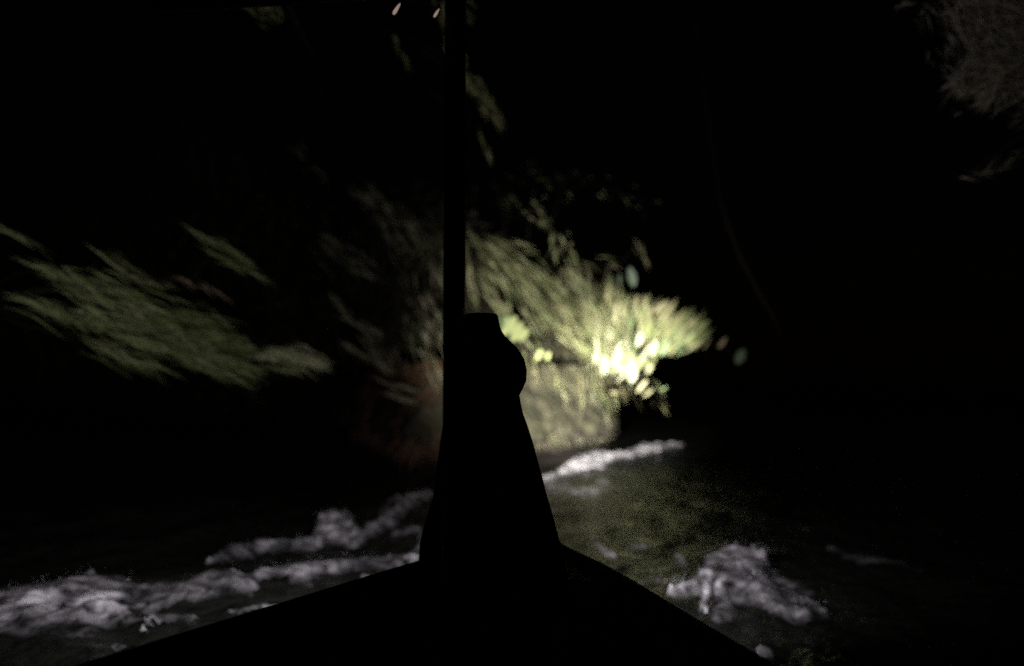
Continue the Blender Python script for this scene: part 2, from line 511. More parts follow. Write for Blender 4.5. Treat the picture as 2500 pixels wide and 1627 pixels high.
def part(name, parent, V, F, mat, stuff=False):
    V = np.array([tuple(v) for v in V], float) - np.array(parent_loc(parent))
    o = link(name, mesh_np(name, V, F), parent, mat)
    if stuff:
        o['kind'] = 'stuff'
    return o

def parent_loc(o):
    l = Vector((0, 0, 0))
    while o is not None:
        l += o.location
        o = o.parent
    return l

def strand(parent, pl, dens, L, W, mat, spread=.25, root=None, rad=.012, down=0.0, soft=1.0):
    """one branch through points (px, py, Y, thickness px) with its leaves lying along it"""
    pts = [at(p[0], p[1], p[2]) for p in pts_ok(pl)]
    th = [p[3] * p[2] / FPX for p in pts_ok(pl)]
    chain = ([Vector(root)] if root is not None else []) + pts
    if len(chain) < 2:
        return
    fine = []
    for i in range(len(chain) - 1):
        for k in range(4):
            fine.append(chain[i].lerp(chain[i + 1], k / 4) + Vector((random.gauss(0, .012), random.gauss(0, .012), random.gauss(0, .012))))
    fine.append(chain[-1])
    rr = [rad * (1 - .75 * i / (len(fine) - 1)) for i in range(len(fine))]
    V, F = tube(fine, rr)
    br = part('branch', parent, V, F, M_BARK)
    A = np.array([tuple(p) for p in pts]); seg = np.linalg.norm(np.diff(A, axis=0), axis=1)
    tot = seg.sum(); cum = np.concatenate([[0], np.cumsum(seg)])
    area = tot * np.mean(th)
    n = int(max(8, dens * area / (L * W)))
    s = RNG.uniform(0, tot, n)
    C = np.stack([np.interp(s, cum, A[:, k]) for k in range(3)], 1)
    T = np.stack([np.interp(s, cum, th)], 1)[:, 0]
    end = np.clip(np.minimum(s, tot - s) / (.25 * tot) + .35, 0, 1)
    off = RNG.normal(0, 1, (n, 3)) * (T * .30 * end * soft)[:, None]
    off[:, 1] *= 2.2                                  # deeper along the river than tall
    i = np.clip(np.searchsorted(cum, s) - 1, 0, len(seg) - 1)
    D = (A[1:] - A[:-1])[i] / seg[i][:, None]
    D = D + RNG.normal(0, spread, (n, 3)); D[:, 2] -= down
    D /= np.linalg.norm(D, axis=1)[:, None]
    ll = L * np.exp(RNG.normal(0, .3, n)); ww = W * np.exp(RNG.normal(0, .25, n))
    P = C + off - D * ll[:, None] * .5
    V, F = leaves(P, D, ll, ww)
    part('foliage', br, V, F, mat, True)

def pts_ok(pl):
    return pl

# --- 1: tree leaning over the water on the left
def trunk(parent, pts, r0, r1):
    n = len(pts)
    V, F = tube(pts, [r0 + (r1 - r0) * i / (n - 1) for i in range(n)], 9)
    part('trunk', parent, V, F, M_BARK)

base = Vector((-14.2, 9.2, .6))
tree = thing('overhanging_tree', 'olive green tree with long leafy boughs leaning low over the water at the left', 'tree', base)
top = Vector((-7.0, 8.2, 2.75))
trunk(tree, [base, (-12.4, 9.1, 1.7), (-9.6, 8.7, 2.4), top], .22, .09)
LEFT = [
    ([(100, 655, 8.2, 16), (200, 690, 8.8, 50), (330, 740, 9.6, 60), (480, 792, 10.6, 45), (615, 848, 12, 22)], 1.5),
    ([(60, 735, 8.1, 10), (160, 765, 8.6, 36), (300, 800, 9.2, 60), (430, 815, 10, 50)], 1.4),
    ([(170, 700, 8.5, 40), (280, 745, 9, 90), (420, 795, 9.8, 70)], .7),
    ([(310, 825, 9, 40), (420, 848, 9.5, 45), (520, 878, 10.2, 45), (625, 902, 11, 35)], 1.7),
    ([(250, 845, 8.8, 25), (330, 885, 9.2, 36), (400, 900, 9.6, 20)], 1.3),
    ([(490, 900, 10, 20), (540, 915, 10.3, 36), (595, 930, 10.6, 24)], 1.3),
    ([(400, 800, 9.6, 34), (520, 828, 10.4, 38), (615, 848, 11.2, 22)], 1.6),
    ([(430, 760, 9.8, 30), (560, 790, 10.6, 24)], .8),
    ([(640, 872, 11.4, 20), (700, 866, 11.8, 34), (740, 873, 12, 38), (788, 888, 12.4, 24)], 2.2),
    ([(600, 888, 11, 16), (720, 908, 11.6, 14)], .8),
    ([(250, 620, 9, 16), (350, 668, 9.6, 20)], .7),
    ([(290, 672, 9.2, 14), (420, 704, 10, 14)], .6),
    ([(10, 560, 7.6, 14), (95, 597, 8, 16)], .12),
    ([(470, 562, 10, 14), (540, 600, 10.5, 22), (610, 640, 11, 16)], 1.3),
    ([(520, 620, 10.2, 9), (580, 648, 10.6, 15), (650, 678, 11.2, 10)], 1.2),
]
for k, (pl, dens) in enumerate(LEFT):
    root = top.lerp(at(pl[0][0], pl[0][1], pl[0][2]), .35 if k % 2 else .1)
    if dens < 1.4 and k > 6:
        root = at(pl[0][0] - 60, pl[0][1] + 70, pl[0][2])
    tip = pl[0][0] == 640
    strand(tree, pl, dens * 2.0, .50, .011, M_TIP if tip else M_LEFT, .085, root, .0025, soft=1.25)
strand(tree, [(440, 682, 10, 8), (500, 700, 10.3, 12), (572, 731, 10.8, 9)], 1.1, .40, .014, M_STRAW, .06, top, .006)

# --- 2: dim shrub left of the person, further off
base = at(840, 1010, 17.8); base.z = 1.6
mid = thing('dim_shrub', 'dim green shrub of drooping sprays just left of the dark post', 'shrub', base)
MID = [
    ([(700, 365, 18, 26), (800, 430, 18, 30)], .16), ([(860, 460, 18, 40), (1000, 540, 18, 50)], .22),
    ([(1000, 545, 17.5, 30), (1040, 600, 17.5, 44), (1078, 690, 17.5, 30)], .42), ([(930, 545, 18, 40), (990, 625, 18, 40)], .30),
    ([(800, 590, 17, 60), (890, 660, 17, 60)], .36), ([(940, 500, 18, 50), (1060, 600, 18, 60)], .22),
    ([(815, 730, 17, 18), (865, 785, 17, 20)], .40), ([(835, 772, 17, 12), (925, 812, 17, 14)], .9),
    ([(845, 845, 17, 14), (905, 880, 17, 20)], .9), ([(890, 865, 17, 12), (955, 908, 17, 16)], 1.2),
    ([(900, 820, 17.2, 40), (955, 900, 17.2, 40)], .4), ([(1000, 700, 18, 60), (1075, 820, 18, 60)], .22),
    ([(1020, 820, 17.6, 60), (1078, 930, 17.6, 70)], .35),
    ([(940, 936, 16.6, 10), (1003, 948, 16.6, 12)], 1.8), ([(942, 962, 16.6, 9), (1004, 977, 16.6, 11)], 2.2),
]
for pl, dens in MID:
    a = at(pl[0][0], pl[0][1], pl[0][2])
    strand(mid, pl, dens * 2.2, .36, .015, M_MID, .13, base.lerp(a, .4), .004, soft=1.3)

# --- dim wood far behind the left bank, one mass
n = 26000
cx = RNG.uniform(-30, -1.5, 150); cy = RNG.uniform(30, 46, 150); cz = 2.4 + 9 * RNG.beta(1.1, 2.0, 150) * np.clip((-cx) / 9, .35, 1)
pk = RNG.integers(0, 150, n)
P = np.stack([cx[pk], cy[pk], cz[pk]], 1) + RNG.normal(0, 1, (n, 3)) * np.array([.9, .9, .7])
D = RNG.normal(0, 1, (n, 3)); D[:, 1] += 1.0; D[:, 2] -= .5; D /= np.linalg.norm(D, axis=1)[:, None]
V, F = leaves(P, D, RNG.uniform(.3, .6, n), RNG.uniform(.05, .10, n))
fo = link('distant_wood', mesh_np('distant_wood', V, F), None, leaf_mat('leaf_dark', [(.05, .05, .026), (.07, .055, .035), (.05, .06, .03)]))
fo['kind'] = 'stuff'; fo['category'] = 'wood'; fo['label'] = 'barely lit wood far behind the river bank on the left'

# --- 3: shrub covering the bank top right of the post
base = at(1250, 880, 20.5)
cen = thing('bank_shrub', 'dense sage green shrub spilling over the mossy bank beside the person', 'shrub', base)
CEN = [
    ([(1142, 515, 18, 24), (1170, 595, 18, 34)], .8), ([(1138, 600, 18, 10), (1146, 690, 18, 12), (1160, 755, 18, 10)], 1.4),
    ([(1150, 640, 18.4, 10), (1168, 740, 18.4, 12)], 1.0),
    ([(1150, 570, 18.5, 40), (1300, 610, 19, 30)], .5),
    ([(1170, 620, 18.5, 50), (1225, 700, 18.5, 60), (1250, 770, 18.5, 40)], 1.1),
    ([(1195, 605, 19, 50), (1260, 670, 19, 70), (1320, 740, 19, 50)], 1.4),
    ([(1270, 650, 19.5, 40), (1330, 700, 19.5, 70), (1390, 770, 19.5, 50)], 1.4),
    ([(1175, 690, 18.5, 40), (1250, 795, 18.5, 40)], .9),
    ([(1290, 730, 20, 40), (1360, 790, 20.5, 50), (1430, 855, 21, 40)], 1.5),
    ([(1330, 685, 20.5, 60), (1400, 760, 21, 80), (1440, 820, 21.5, 60)], 1.4),
    ([(1385, 660, 22, 40), (1430, 730, 22, 70), (1465, 800, 22, 50)], 1.5),
    ([(1405, 640, 22, 16), (1420, 725, 22, 24)], 1.0), ([(1440, 660, 22.5, 12), (1446, 760, 22.5, 20)], 1.0),
    ([(1440, 700, 23, 40), (1475, 790, 23, 60), (1490, 870, 23, 50)], 1.5),
    ([(1490, 690, 24, 40), (1530, 760, 24, 50), (1520, 840, 24, 40)], 1.1),
    ([(1230, 770, 19.3, 30), (1300, 840, 19.3, 44), (1340, 880, 19.6, 40)], .9),
    ([(1240, 700, 19.4, 30), (1310, 800, 19.4, 40)], .5),
    ([(1465, 895, 24.3, 40), (1490, 960, 24.2, 50), (1500, 1015, 24.2, 30)], .5), ([(1530, 930, 25.5, 40), (1555, 985, 25.6, 40)], .22),
    ([(1590, 940, 26, 30), (1625, 1000, 26.2, 30)], .12), ([(1400, 850, 22.5, 20), (1450, 905, 23.5, 30), (1470, 960, 23.8, 20)], .5),
    ([(1290, 870, 19.0, 24), (1310, 930, 18.9, 30)], .10), ([(1350, 900, 20.0, 20), (1375, 960, 20.0, 24)], .10), ([(1420, 930, 22.0, 20), (1425, 990, 21.8, 24)], .10),
    ([(1300, 490, 20, 12), (1345, 560, 20, 16), (1358, 640, 20, 16)], .5), ([(1375, 580, 20.5, 30), (1400, 640, 20.5, 30)], .35),
    ([(1560, 600, 23, 14), (1580, 640, 23, 14)], .3), ([(1440, 640, 22.5, 40), (1520, 650, 22.5, 30)], .35),
    ([(1240, 400, 21, 80), (1400, 480, 21, 80)], .04), ([(1380, 430, 22, 60), (1600, 500, 22, 60)], .04),
    ([(1225, 480, 20, 60), (1340, 560, 20, 50)], .12),
]
for pl, dens in CEN:
    a = at(pl[0][0], pl[0][1], pl[0][2]); z = at(pl[-1][0], pl[-1][1], pl[-1][2])
    hi = pl[0][1] < 600 and pl[0][0] > 1200
    strand(cen, pl, dens * (1.6 if hi else .85), .20 if hi else .46, .018 if hi else .024, M_CEN, .3 if hi else .15, base.lerp(a, .7), .004)

# --- 4: broad leaved bush in the full beam, each big leaf its own part
def leaf_mesh(name, w):
    V, F = [], []
    n = 6
    for i in range(n + 1):
        u = i / n
        ww = w * math.sin(math.pi * min(1, u * .92 + .06)) ** .8 * .5
        zz = -.10 * u * u
        V += [(-ww, u, zz + .18 * ww), (0, u, zz - .06 * w), (ww, u, zz + .18 * ww)]
    for i in range(n):
        a = 3 * i
        F += [(a, a + 1, a + 4, a + 3), (a + 1, a + 2, a + 5, a + 4)]
    return mesh_np(name, V, F)
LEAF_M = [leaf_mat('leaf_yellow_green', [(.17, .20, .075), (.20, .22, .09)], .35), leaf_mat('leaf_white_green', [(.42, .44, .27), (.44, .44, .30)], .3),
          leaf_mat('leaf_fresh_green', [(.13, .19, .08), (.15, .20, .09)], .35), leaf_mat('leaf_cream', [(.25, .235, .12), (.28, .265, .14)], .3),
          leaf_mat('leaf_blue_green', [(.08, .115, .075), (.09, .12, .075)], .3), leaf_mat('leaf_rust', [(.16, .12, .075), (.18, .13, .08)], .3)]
LEAVES = {}
for wi, w in enumerate((.30, .5, .75)):
    for ci, mm in enumerate(LEAF_M):
        me = leaf_mesh('leaf', w); me.materials.append(mm)
        LEAVES[(wi, ci)] = me
base = at(1490, 935, 26)
bush = thing('broad_leaf_bush', 'pale broad leaved bush at the bank end glowing in the searchlight', 'bush', base)
def big_leaf(x0, y0, x1, y1, wpx, ci, Yd, tilt=0.0):
    a = at(x0, y0, Yd); b2 = at(x1, y1, Yd + random.uniform(-.1, .15))
    d = b2 - a
    L = d.length
    wr = wpx * .8 * Yd / FPX / L
    wi = 0 if wr < .4 else (1 if wr < .65 else 2)
    o = bpy.data.objects.new('leaf', LEAVES[(wi, ci)])
    COL.objects.link(o)
    yax = d.normalized()
    view = (CAM - a).normalized()
    zax = (view - yax * view.dot(yax)).normalized()
    rot = Matrix.Rotation(random.gauss(0, .5) + tilt, 3, yax)
    zax = rot @ zax
    xax = yax.cross(zax)
    Mx = Matrix((xax * L * (wr / (.30, .5, .75)[wi]), yax * L, zax * L)).transposed().to_4x4()
    Mx.translation = a - base
    o.parent = bush
    o.matrix_local = Mx
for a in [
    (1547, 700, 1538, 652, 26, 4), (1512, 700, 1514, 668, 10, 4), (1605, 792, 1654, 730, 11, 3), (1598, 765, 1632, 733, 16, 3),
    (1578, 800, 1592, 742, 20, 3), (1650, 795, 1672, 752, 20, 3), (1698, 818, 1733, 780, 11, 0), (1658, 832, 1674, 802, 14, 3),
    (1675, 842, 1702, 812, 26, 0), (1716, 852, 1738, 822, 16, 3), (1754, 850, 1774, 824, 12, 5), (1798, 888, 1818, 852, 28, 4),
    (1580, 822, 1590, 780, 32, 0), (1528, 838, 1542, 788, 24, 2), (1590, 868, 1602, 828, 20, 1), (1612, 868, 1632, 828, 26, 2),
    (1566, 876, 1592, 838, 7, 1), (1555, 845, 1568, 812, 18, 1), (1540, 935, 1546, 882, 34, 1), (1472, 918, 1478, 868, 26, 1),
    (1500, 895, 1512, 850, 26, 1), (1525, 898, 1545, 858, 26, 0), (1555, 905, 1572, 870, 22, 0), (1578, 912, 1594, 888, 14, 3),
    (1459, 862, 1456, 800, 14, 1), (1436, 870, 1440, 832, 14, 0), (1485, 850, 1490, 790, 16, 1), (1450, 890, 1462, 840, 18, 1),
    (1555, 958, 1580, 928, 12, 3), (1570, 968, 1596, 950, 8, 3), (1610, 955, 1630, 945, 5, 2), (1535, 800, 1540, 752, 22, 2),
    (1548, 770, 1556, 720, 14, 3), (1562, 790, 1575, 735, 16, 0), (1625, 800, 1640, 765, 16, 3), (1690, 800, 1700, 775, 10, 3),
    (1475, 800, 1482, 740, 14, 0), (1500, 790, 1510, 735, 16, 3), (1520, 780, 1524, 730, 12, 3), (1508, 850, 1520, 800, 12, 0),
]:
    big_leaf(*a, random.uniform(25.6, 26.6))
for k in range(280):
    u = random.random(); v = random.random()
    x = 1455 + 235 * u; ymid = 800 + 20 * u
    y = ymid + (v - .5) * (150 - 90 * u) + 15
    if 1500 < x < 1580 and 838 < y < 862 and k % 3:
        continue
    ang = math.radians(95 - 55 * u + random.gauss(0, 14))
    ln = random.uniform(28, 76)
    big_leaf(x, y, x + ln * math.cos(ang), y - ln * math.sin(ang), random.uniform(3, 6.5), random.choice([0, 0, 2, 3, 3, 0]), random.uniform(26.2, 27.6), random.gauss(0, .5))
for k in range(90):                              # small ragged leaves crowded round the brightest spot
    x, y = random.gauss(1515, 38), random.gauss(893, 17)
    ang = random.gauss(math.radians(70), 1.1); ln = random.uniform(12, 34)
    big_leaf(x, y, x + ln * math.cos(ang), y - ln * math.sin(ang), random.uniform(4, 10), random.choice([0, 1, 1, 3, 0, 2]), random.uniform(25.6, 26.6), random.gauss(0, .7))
for (x1, y1) in [(1545, 700), (1620, 770), (1670, 800), (1730, 815), (1480, 800), (1530, 790), (1580, 830), (1460, 840), (1600, 850), (1550, 890)]:
    e = at(x1, y1, 26.8)
    md = base.lerp(e, .55) + Vector((0, 0, .15 + random.uniform(0, .2)))
    V, F = tube([base, md, e], [.012, .009, .004])
    part('stem', bush, V, F, M_BARK)

V, F = tube([at(1690, 812, 26.4), at(1745, 838, 26.2), at(1768, 850, 26.1), at(1800, 882, 26.1)], [.006, .006, .005, .003])
part('stem', bush, V, F, M_BARK)

# --- 5: small lit sprig on the bank right at the person's head
base = at(1262, 850, 18.2)
sp = thing('leafy_sprig', 'small bright yellow green sprig right above the dark hood', 'plant', base)
for a in [(1225, 820, 1262, 772, 28, 0), (1250, 835, 1275, 785, 26, 0), (1232, 795, 1240, 770, 18, 2), (1268, 832, 1290, 800, 20, 0), (1218, 800, 1212, 775, 10, 4),
          (1310, 880, 1322, 852, 14, 0), (1335, 880, 1342, 858, 10, 0)]:
    n0 = len(bpy.data.objects)
    x0, y0, x1, y1, wp, ci = a
    A_, B_ = at(x0, y0, 18), at(x1, y1, 18.1)
    d = B_ - A_; L = d.length; wr = wp * 18 / FPX / L
    wi = 0 if wr < .4 else (1 if wr < .65 else 2)
    o = bpy.data.objects.new('leaf', LEAVES[(wi, ci)]); COL.objects.link(o)
    yax = d.normalized(); view = (CAM - A_).normalized(); zax = (view - yax * view.dot(yax)).normalized(); xax = yax.cross(zax)
    Mx = Matrix((xax * L * (wr / (.30, .5, .75)[wi]), yax * L, zax * L)).transposed().to_4x4()
    Mx.translation = A_ - base
    o.parent = sp; o.matrix_local = Mx
    V, F = tube([base, A_.lerp(base, .4) + Vector((0, 0, .03)), A_], [.012, .008, .004])
    part('stem', sp, V, F, M_BARK)

# --- 6: bough crossing high overhead
base = Vector((-6.4, 15.0, 9.6))
ov = thing('overhead_bough', 'thin mossy green bough hanging high over the river near the top', 'branch', base)
OV = [
    ([(1085, 20, 12, 30), (1105, 110, 12, 34), (1135, 185, 12, 34)], .34), ([(1120, 150, 12, 16), (1136, 215, 12, 14)], .6),
    ([(1140, 190, 12.2, 46), (1180, 240, 12.2, 40), (1220, 305, 12.2, 22)], .36), ([(1172, 320, 12.4, 10), (1195, 392, 12.4, 14)], .36),
    ([(965, 90, 12, 20), (1005, 175, 12, 20)], .16), ([(580, -20, 11, 70), (670, 30, 11, 50)], .22), ([(1040, -30, 12, 60), (1150, 40, 12, 60)], .08),
]
V, F = tube([(-13.5, 44, 1.5), (-12.6, 38, 8), (-9.5, 26, 12.0), base], [.16, .10, .06, .03], 9)
part('limb', ov, V, F, M_BARK)
for pl, dens in OV:
    a = at(pl[0][0], pl[0][1], pl[0][2])
    strand(ov, pl, dens * 4.5, .2, .011, M_OVER, .22, base.lerp(a, .75), .006)

# --- 7: bough of a tree on the right bank, top right corner
base = Vector((8.6, 9.0, 8.2))
rt = thing('leafy_bough', 'dull grey brown leafy bough hanging into the top right corner', 'branch', base)
RT = [
    ([(2360, -40, 9, 120), (2430, 60, 9, 150), (2500, 120, 9, 150)], .60), ([(2345, 220, 9, 40), (2400, 170, 9, 90), (2500, 130, 9, 140)], .75),
    ([(2325, 205, 9, 20), (2365, 150, 9, 40)], .6), ([(2400, 250, 9, 40), (2450, 200, 9, 80), (2540, 190, 9, 110)], .65),
    ([(2480, 60, 9.3, 160), (2580, 20, 9.3, 160)], .5), ([(2470, 285, 9, 40), (2550, 240, 9, 60)], .22),
    ([(2360, 435, 9.4, 16), (2440, 405, 9.4, 20), (2510, 380, 9.4, 30)], .13), ([(2190, 30, 9.4, 10), (2215, 0, 9.4, 10)], .5), ([(2240, 50, 9.4, 16), (2275, 10, 9.4, 16)], .22),
]
V, F = tube([(14.6, 8.2, .6), (13.6, 8.4, 3.6), (11.6, 8.7, 6.6), base], [.26, .20, .14, .07], 9)
part('limb', rt, V, F, M_BARK)
for pl, dens in RT:
    a = at(pl[-1][0], pl[-1][1], pl[-1][2])
    strand(rt, pl, dens * 4.0, .17, .008, M_RIGHT, .38, base.lerp(a, .5), .006)

# --- 8: thin hanging vine right of the bush
vb = at(1755, 480, 15)
vine = thing('hanging_vine', 'thin brown vine slanting down in the dark right of the bright bush', 'vine', vb)
pts = [at(1640, -260, 15.4), at(1710, 150, 15.2), vb, at(1780, 560, 15), at(1812, 640, 15), at(1850, 710, 15), at(1890, 780, 15.2), at(1910, 830, 15.3)]
V, F = tube(pts, [.003, .003, .004, .011, .012, .010, .007, .003], 6)
part('stem', vine, V, F, plain('vine_bark', (.026, .017, .013), .9, .3))

# --- 9: grass hanging from the lip of the bank
def lip_grass():
    P, D, L, W = [], [], [], []
    for i in range(len(BA)):
        x, y = BA[i]
        if not (16 < y < 36 and -9 < x < 2):
            continue
        nrm = BN[i]
        for k in range(90):
            o = random.uniform(-.05, .35); z = random.uniform(.70, 1.1) if k < 22 else random.uniform(1.0, 2.6)
            if k >= 22:
                o = .1 + (z - 1) * .32 + random.uniform(-.12, .02)
            P.append((x + nrm[0] * o + random.uniform(-.06, .06), y + nrm[1] * o + random.uniform(-.06, .06), z))
            D.append((-nrm[0] * .35 + random.gauss(0, .25), -nrm[1] * .35 + random.gauss(0, .25), -.9 + (.5 if k >= 22 else 0)))
            L.append(random.uniform(.15, .45) if k < 22 else random.uniform(.1, .3)); W.append(random.uniform(.010, .022))
    P, D, L, W = map(np.array, (P, D, L, W))
    D /= np.linalg.norm(D, axis=1)[:, None]
    dry = P[:, 0] + RNG.normal(0, .15, len(P)) < -3.3
    V, F = leaves(P[dry], D[dry], L[dry] * 1.6, W[dry])
    o = link('bank_grass', mesh_np('bank_grass', V, F), None, leaf_mat('dry_grass_blades', [(.12, .065, .03), (.10, .05, .035), (.15, .085, .03)], .25))
    o['kind'] = 'stuff'; o['category'] = 'grass'; o['label'] = 'rusty brown dry grass hanging on the bank left of the seated person'
    P, D, L, W = P[~dry], D[~dry], L[~dry], W[~dry]
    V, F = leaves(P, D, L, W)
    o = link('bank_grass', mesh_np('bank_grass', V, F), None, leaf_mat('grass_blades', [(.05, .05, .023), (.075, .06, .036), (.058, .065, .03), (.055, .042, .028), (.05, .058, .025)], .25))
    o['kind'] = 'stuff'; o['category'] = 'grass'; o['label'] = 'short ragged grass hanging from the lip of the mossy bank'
lip_grass()

# ------------------------------------------------------------------ boat
AX = -0.57
boat = thing('motor_boat', 'black open boat seen from its seats with the pointed bow ahead', 'boat', (AX, 2.5, .3))
GZ = .95
R = [onz(x, y, GZ) for x, y in [(1366, 1334), (1430, 1366), (1495, 1397), (1680, 1512), (1872, 1627), (2100, 1768)]]
ry = np.array([p.y for p in R][::-1]); rw = np.array([p.x - AX for p in R][::-1])
def half(y):
    if y > ry[-1]:
        u = min(1, (y - ry[-1]) / (5.25 - ry[-1]))
        return max(.015, rw[-1] * math.sqrt(max(0, 1 - u ** 1.6)))
    if y < ry[0]:
        return min(1.35, rw[0] + (ry[0] - y) * .12)
    return float(np.interp(y, ry, rw))
ST = [-2.5, -1.5, -.5, .5, 1.2, 1.8, 2.2, 2.6, 3, 3.4, 3.8, 4.1, 4.4, 4.6, 4.8, 4.95, 5.05, 5.15, 5.2, 5.25]
V, F = [], []
for y in ST:
    w = half(y); k = max(.3, min(1, (5.4 - y) / 2))
    keel = -.15 + (1 - k) * .25
    for (a, z) in [(-1, GZ), (-.97, GZ - .3), (-.86, .25), (-.45, keel + .06), (0, keel), (.45, keel + .06), (.86, .25), (.97, GZ - .3), (1, GZ),
                   (.94, GZ), (.91, GZ - .3), (.78, .3), (0, .18 if y < 4.4 else .3), (-.78, .3), (-.91, GZ - .3), (-.94, GZ)]:
        V.append((AX + a * w, y, z))
nr = 16
for i in range(len(ST) - 1):
    for k in range(nr):
        k2 = (k + 1) % nr
        F.append((i * nr + k, i * nr + k2, (i + 1) * nr + k2, (i + 1) * nr + k))
F.append(tuple(range(nr - 1, -1, -1))); F.append(tuple((len(ST) - 1) * nr + k for k in range(nr)))
part('hull', boat, V, F, M_HULL)
for sgn in (1, -1):
    V, F = tube([(AX + sgn * (half(y) - .012), y, GZ - .004) for y in ST], [.028] * len(ST), 8)
    part('gunwale', boat, V, F, M_HULL)
V, F = [], []
ys = [4.15, 4.4, 4.6, 4.8, 4.95, 5.05, 5.15]
for y in ys:
    w = half(y) * .95
    V += [(AX - w, y, GZ - .02), (AX - w * .5, y, GZ + .0), (AX, y, GZ + .01), (AX + w * .5, y, GZ + .0), (AX + w, y, GZ - .02)]
for i in range(len(ys) - 1):
    for k in range(4):
        F.append((i * 5 + k, i * 5 + k + 1, (i + 1) * 5 + k + 1, (i + 1) * 5 + k))
part('foredeck', boat, V, F, M_DECK)
def boxp(name, parent, c, s, mat, bev=.012):
    bm = bmesh.new()
    bmesh.ops.create_cube(bm, size=1)
    bmesh.ops.scale(bm, vec=s, verts=bm.verts)
    bmesh.ops.bevel(bm, geom=bm.edges[:], offset=bev, segments=2, affect='EDGES')
    bmesh.ops.translate(bm, vec=Vector(c) - parent_loc(parent), verts=bm.verts)
    me = bpy.data.meshes.new(name); bm.to_mesh(me); bm.free()
    return link(name, me, parent, mat)
for y in (3.62, 2.3):
    boxp('seat', boat, (AX, y, .575), (2 * half(y) * .93, .34, .045), M_DECK)
boxp('footwell_floor', boat, (AX, 2.9, .27), (1.0, 2.6, .03), M_DECK)
pp = at(1107.5, 1000, 3.05)
V, F = tube([(pp.x, 3.05, .25), (pp.x, 3.05, 1.0), (pp.x, 3.05, 2.0), (pp.x, 3.05, 3.28)], [.0385] * 4, 14)
part('canopy_post', boat, V, F, M_METAL)
V, F = tube([(-1.75, 3.05, 3.26), (.75, 3.05, 3.26)], [.03] * 2, 10)
part('canopy_crossbar', boat, V, F, M_METAL)
V, F = tube([(.62, 3.05, .95), (.62, 3.05, 3.26)], [.0] * 2, 4)
# two small lamps hung from the crossbar
m, t, b = new_mat('dim_pink_glow')
b.inputs['Base Color'].default_value = (.6, .5, .45, 1)
b.inputs['Emission Color'].default_value = (1.0, .72, .62, 1)
b.inputs['Emission Strength'].default_value = .30
for (x, y, s, lb) in [(966, 26, 1.0, 'small dim pinkish lamp near the top edge, longer one of the pair'),
                      (1064, 35, .75, 'small dim pinkish lamp near the top edge, shorter one of the pair')]:
    c = at(x, y, 3.05)
    lm = thing('small_lamp', lb, 'lamp', c, 'two small lamps hung above the boat')
    k = 3.05 / FPX
    pts = [c + Vector(((u) * 9 * s * k * (1 + .3 * u), 0, (u * 14 + 4 * u * u) * s * k)) for u in (-1, -.6, -.2, .2, .6, 1)]
    V, F = tube(pts, [k * r * s for r in (2, 4.0, 4.6, 4.4, 3.4, 1.2)], 8)
    part('bulb', lm, V, F, m)
    V, F = tube([pts[-1], Vector((pts[-1].x, 3.05, 3.235))], [.0025, .0025], 5)
    part('cord', lm, V, F, M_METAL)

# ------------------------------------------------------------------ searchlight on the bow
sl = thing('searchlight', 'dark searchlight on the bow in front of the person, throwing the white beam', 'searchlight', (LAMP.x, LAMP.y - .12, GZ))
dirv = (at(1430, 900, 24) - LAMP).normalized()
V, F = tube([LAMP - dirv * .20, LAMP - dirv * .17, LAMP - dirv * .05, LAMP - dirv * .012], [.03, .065, .08, .082], 18)
part('housing', sl, V, F, M_METAL)
V, F = tube([LAMP - dirv * .012, LAMP - dirv * .006], [.075, .075], 18)
ml, tl, bl = new_mat('lens_glow')
bl.inputs['Emission Color'].default_value = (1, .97, .9, 1); bl.inputs['Emission Strength'].default_value = 4.0
part('lens', sl, V, F, ml)
V, F = tube([Vector((LAMP.x, 4.75, GZ)), LAMP - dirv * .12 - Vector((0, 0, .15)), LAMP - dirv * .10 - Vector((0, 0, .07))], [.022, .018, .018], 8)
part('bracket', sl, V, F, M_METAL)
for o in BEAMS:
    o.parent = sl
    o.location = LAMP - sl.location

# ------------------------------------------------------------------ person seated on the bow seat, back to us
PY = 3.62
pc = at(1190, 1000, PY)
person = thing('person', 'black silhouette of a person in a hooded coat seated at the bow, back turned', 'person', (pc.x, PY, .60))
def skin_mesh(name, verts, edges, radii, levels=2):
    me = bpy.data.meshes.new(name)
    me.from_pydata([tuple(v) for v in verts], edges, [])
    o = bpy.data.objects.new(name, me)
    COL.objects.link(o)
    o.modifiers.new('skin', 'SKIN')
    for i, r in enumerate(radii):
        me.skin_vertices[0].data[i].radius = r if isinstance(r, tuple) else (r, r)
    me.skin_vertices[0].data[0].use_root = True
    s = o.modifiers.new('sub', 'SUBSURF'); s.levels = levels; s.render_levels = levels
    dg = bpy.context.evaluated_depsgraph_get()
    m2 = bpy.data.meshes.new_from_object(o.evaluated_get(dg))
    bpy.data.objects.remove(o)
    m2.name = name
    m2.polygons.foreach_set('use_smooth', [True] * len(m2.polygons))
    return m2
v, e, r = [], [], []
def nd(p, rad, prev=None):
    v.append(Vector(p)); r.append(rad)
    if prev is not None:
        e.append((prev, len(v) - 1))
    return len(v) - 1
pel = nd((0, 0, .10), (.16, .12))
sp1 = nd((0, .01, .28), (.14, .105), pel); sp2 = nd((0, .02, .46), (.16, .11), sp1); nk = nd((0, .03, .60), (.06, .06), sp2)
h1 = nd((0, .05, .70), (.072, .085), nk); h2 = nd((0, .06, .79), (.085, .10), h1); h3 = nd((0, .05, .87), (.06, .075), h2)
nose = nd((0, .165, .755), .014, h2)
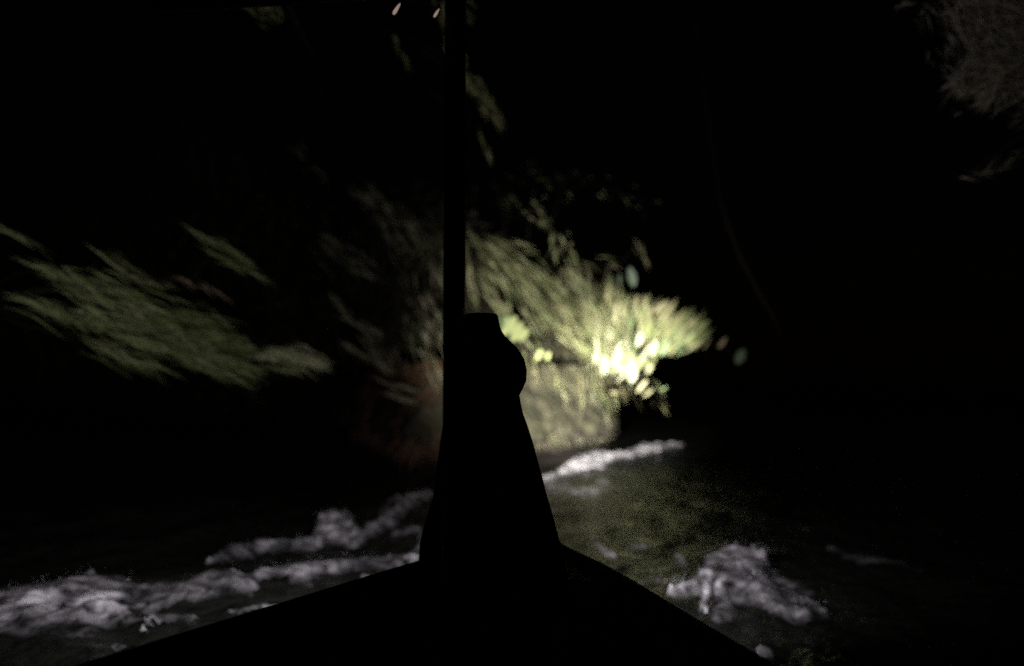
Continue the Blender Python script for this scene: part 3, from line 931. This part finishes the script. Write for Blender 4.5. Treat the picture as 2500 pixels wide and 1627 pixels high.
for s in (-1, 1):
    ear = nd((s * .092, .05, .765), .014, h2)
    sh = nd((s * .19, .02, .52), .062, sp2); el = nd((s * .25, .14, .26), .042, sh); wr = nd((s * .17, .36, .17), .028, el)
    pm = nd((s * .155, .42, .165), (.036, .018), wr)
    for q, (dx, ln) in enumerate([(-.03, .068), (-.01, .078), (.011, .073), (.031, .058)]):
        f1 = nd((s * .155 + dx, .46, .163), .010, pm); f2 = nd((s * .155 + dx * 1.1, .46 + ln * .6, .145), .0088, f1); nd((s * .155 + dx * 1.1, .46 + ln * .8, .115), .0072, f2)
    t1 = nd((s * .155 - s * .035, .405, .158), .011, pm); t2 = nd((s * .155 - s * .062, .435, .150), .0095, t1); nd((s * .155 - s * .070, .46, .140), .0085, t2)
    hp = nd((s * .10, .08, .09), .095, pel); kn = nd((s * .16, .46, .10), .062, hp); an = nd((s * .15, .50, -.26), .042, kn); ft = nd((s * .16, .64, -.30), (.04, .03), an)
body = skin_mesh('body', v, e, r)
body.materials.append(M_SKIN)
bo = link('body', body, person)
# eyes and mouth (the face is turned away from us)
for s in (-1, 1):
    bm = bmesh.new(); bmesh.ops.create_uvsphere(bm, u_segments=10, v_segments=8, radius=.012)
    bmesh.ops.translate(bm, vec=(s * .033, .145, .785), verts=bm.verts)
    me = bpy.data.meshes.new('eye'); bm.to_mesh(me); bm.free(); link('eye', me, bo, plain('eye', (.5, .5, .48), .3))
# hooded coat: cross sections from hem to hood
PROF = [(1500, 1022, 1392), (1450, 1020, 1390), (1400, 1020, 1382), (1365, 1021, 1375), (1330, 1023, 1367), (1290, 1032, 1357), (1260, 1040, 1349), (1215, 1055, 1335), (1150, 1062, 1318),
        (1080, 1072, 1299), (1040, 1078, 1286), (1010, 1082, 1275), (985, 1086, 1269), (965, 1088, 1266), (948, 1088, 1273), (928, 1088, 1281), (905, 1089, 1282), (880, 1091, 1277),
        (862, 1095, 1268), (848, 1100, 1258), (834, 1104, 1243), (820, 1108, 1229), (806, 1112, 1219), (792, 1117, 1215), (778, 1122, 1212), (769, 1126, 1210), (764, 1130, 1206)]
V, F = [], []
NS = 28
for j, (py, l, rr_) in enumerate(PROF):
    a, b2 = at(l, py, PY), at(rr_, py, PY)
    cx, z, hw = (a.x + b2.x) / 2, (a.z + b2.z) / 2, (b2.x - a.x) / 2
    u = j / (len(PROF) - 1)
    dep = hw * (.62 if py > 1000 else .95)
    if py > 1300: dep = max(dep, .2)
    cy = PY + .03 + (.03 if py < 960 else 0)
    for k in range(NS):
        an = 2 * math.pi * k / NS
        wob = 1 + .018 * math.sin(3 * an + j * .7) + .012 * math.sin(7 * an + j)
        sx = math.copysign(abs(math.cos(an)) ** .9, math.cos(an))
        V.append((cx + hw * sx, cy + dep * wob * math.sin(an), z))
for j in range(len(PROF) - 1):
    for k in range(NS):
        k2 = (k + 1) % NS
        q = (j * NS + k, j * NS + k2, (j + 1) * NS + k2, (j + 1) * NS + k)
        py = PROF[j][0]
        if 790 < py < 955 and 5 <= k <= 8:          # the open face of the hood looks ahead, away from us
            continue
        F.append(q)
F.append(tuple((len(PROF) - 1) * NS + k for k in range(NS)))
part('hooded_coat', person, V, F, M_COAT)
for s in (-1, 1):
    o0 = Vector(person.location)
    V, F = tube([o0 + Vector(p) for p in [(s * .15, .02, .50), (s * .215, .05, .44), (s * .255, .14, .27), (s * .21, .26, .21), (s * .172, .35, .175)]], [.08, .085, .07, .058, .05], 12)
    # sleeves stay inside the coat's outline from the photograph's side
    V = [Vector((o0.x + (p.x - o0.x) * .62, p.y + .06, p.z)) for p in V]
    part('sleeve', person, V, F, M_COAT)
    V, F = tube([o0 + Vector(p) for p in [(s * .09, .02, .09), (s * .12, .22, .10), (s * .16, .46, .10), (s * .155, .49, -.02), (s * .15, .50, -.22)]], [.11, .105, .08, .07, .058], 12)
    part('trouser_leg', person, V, F, M_CLOTH)
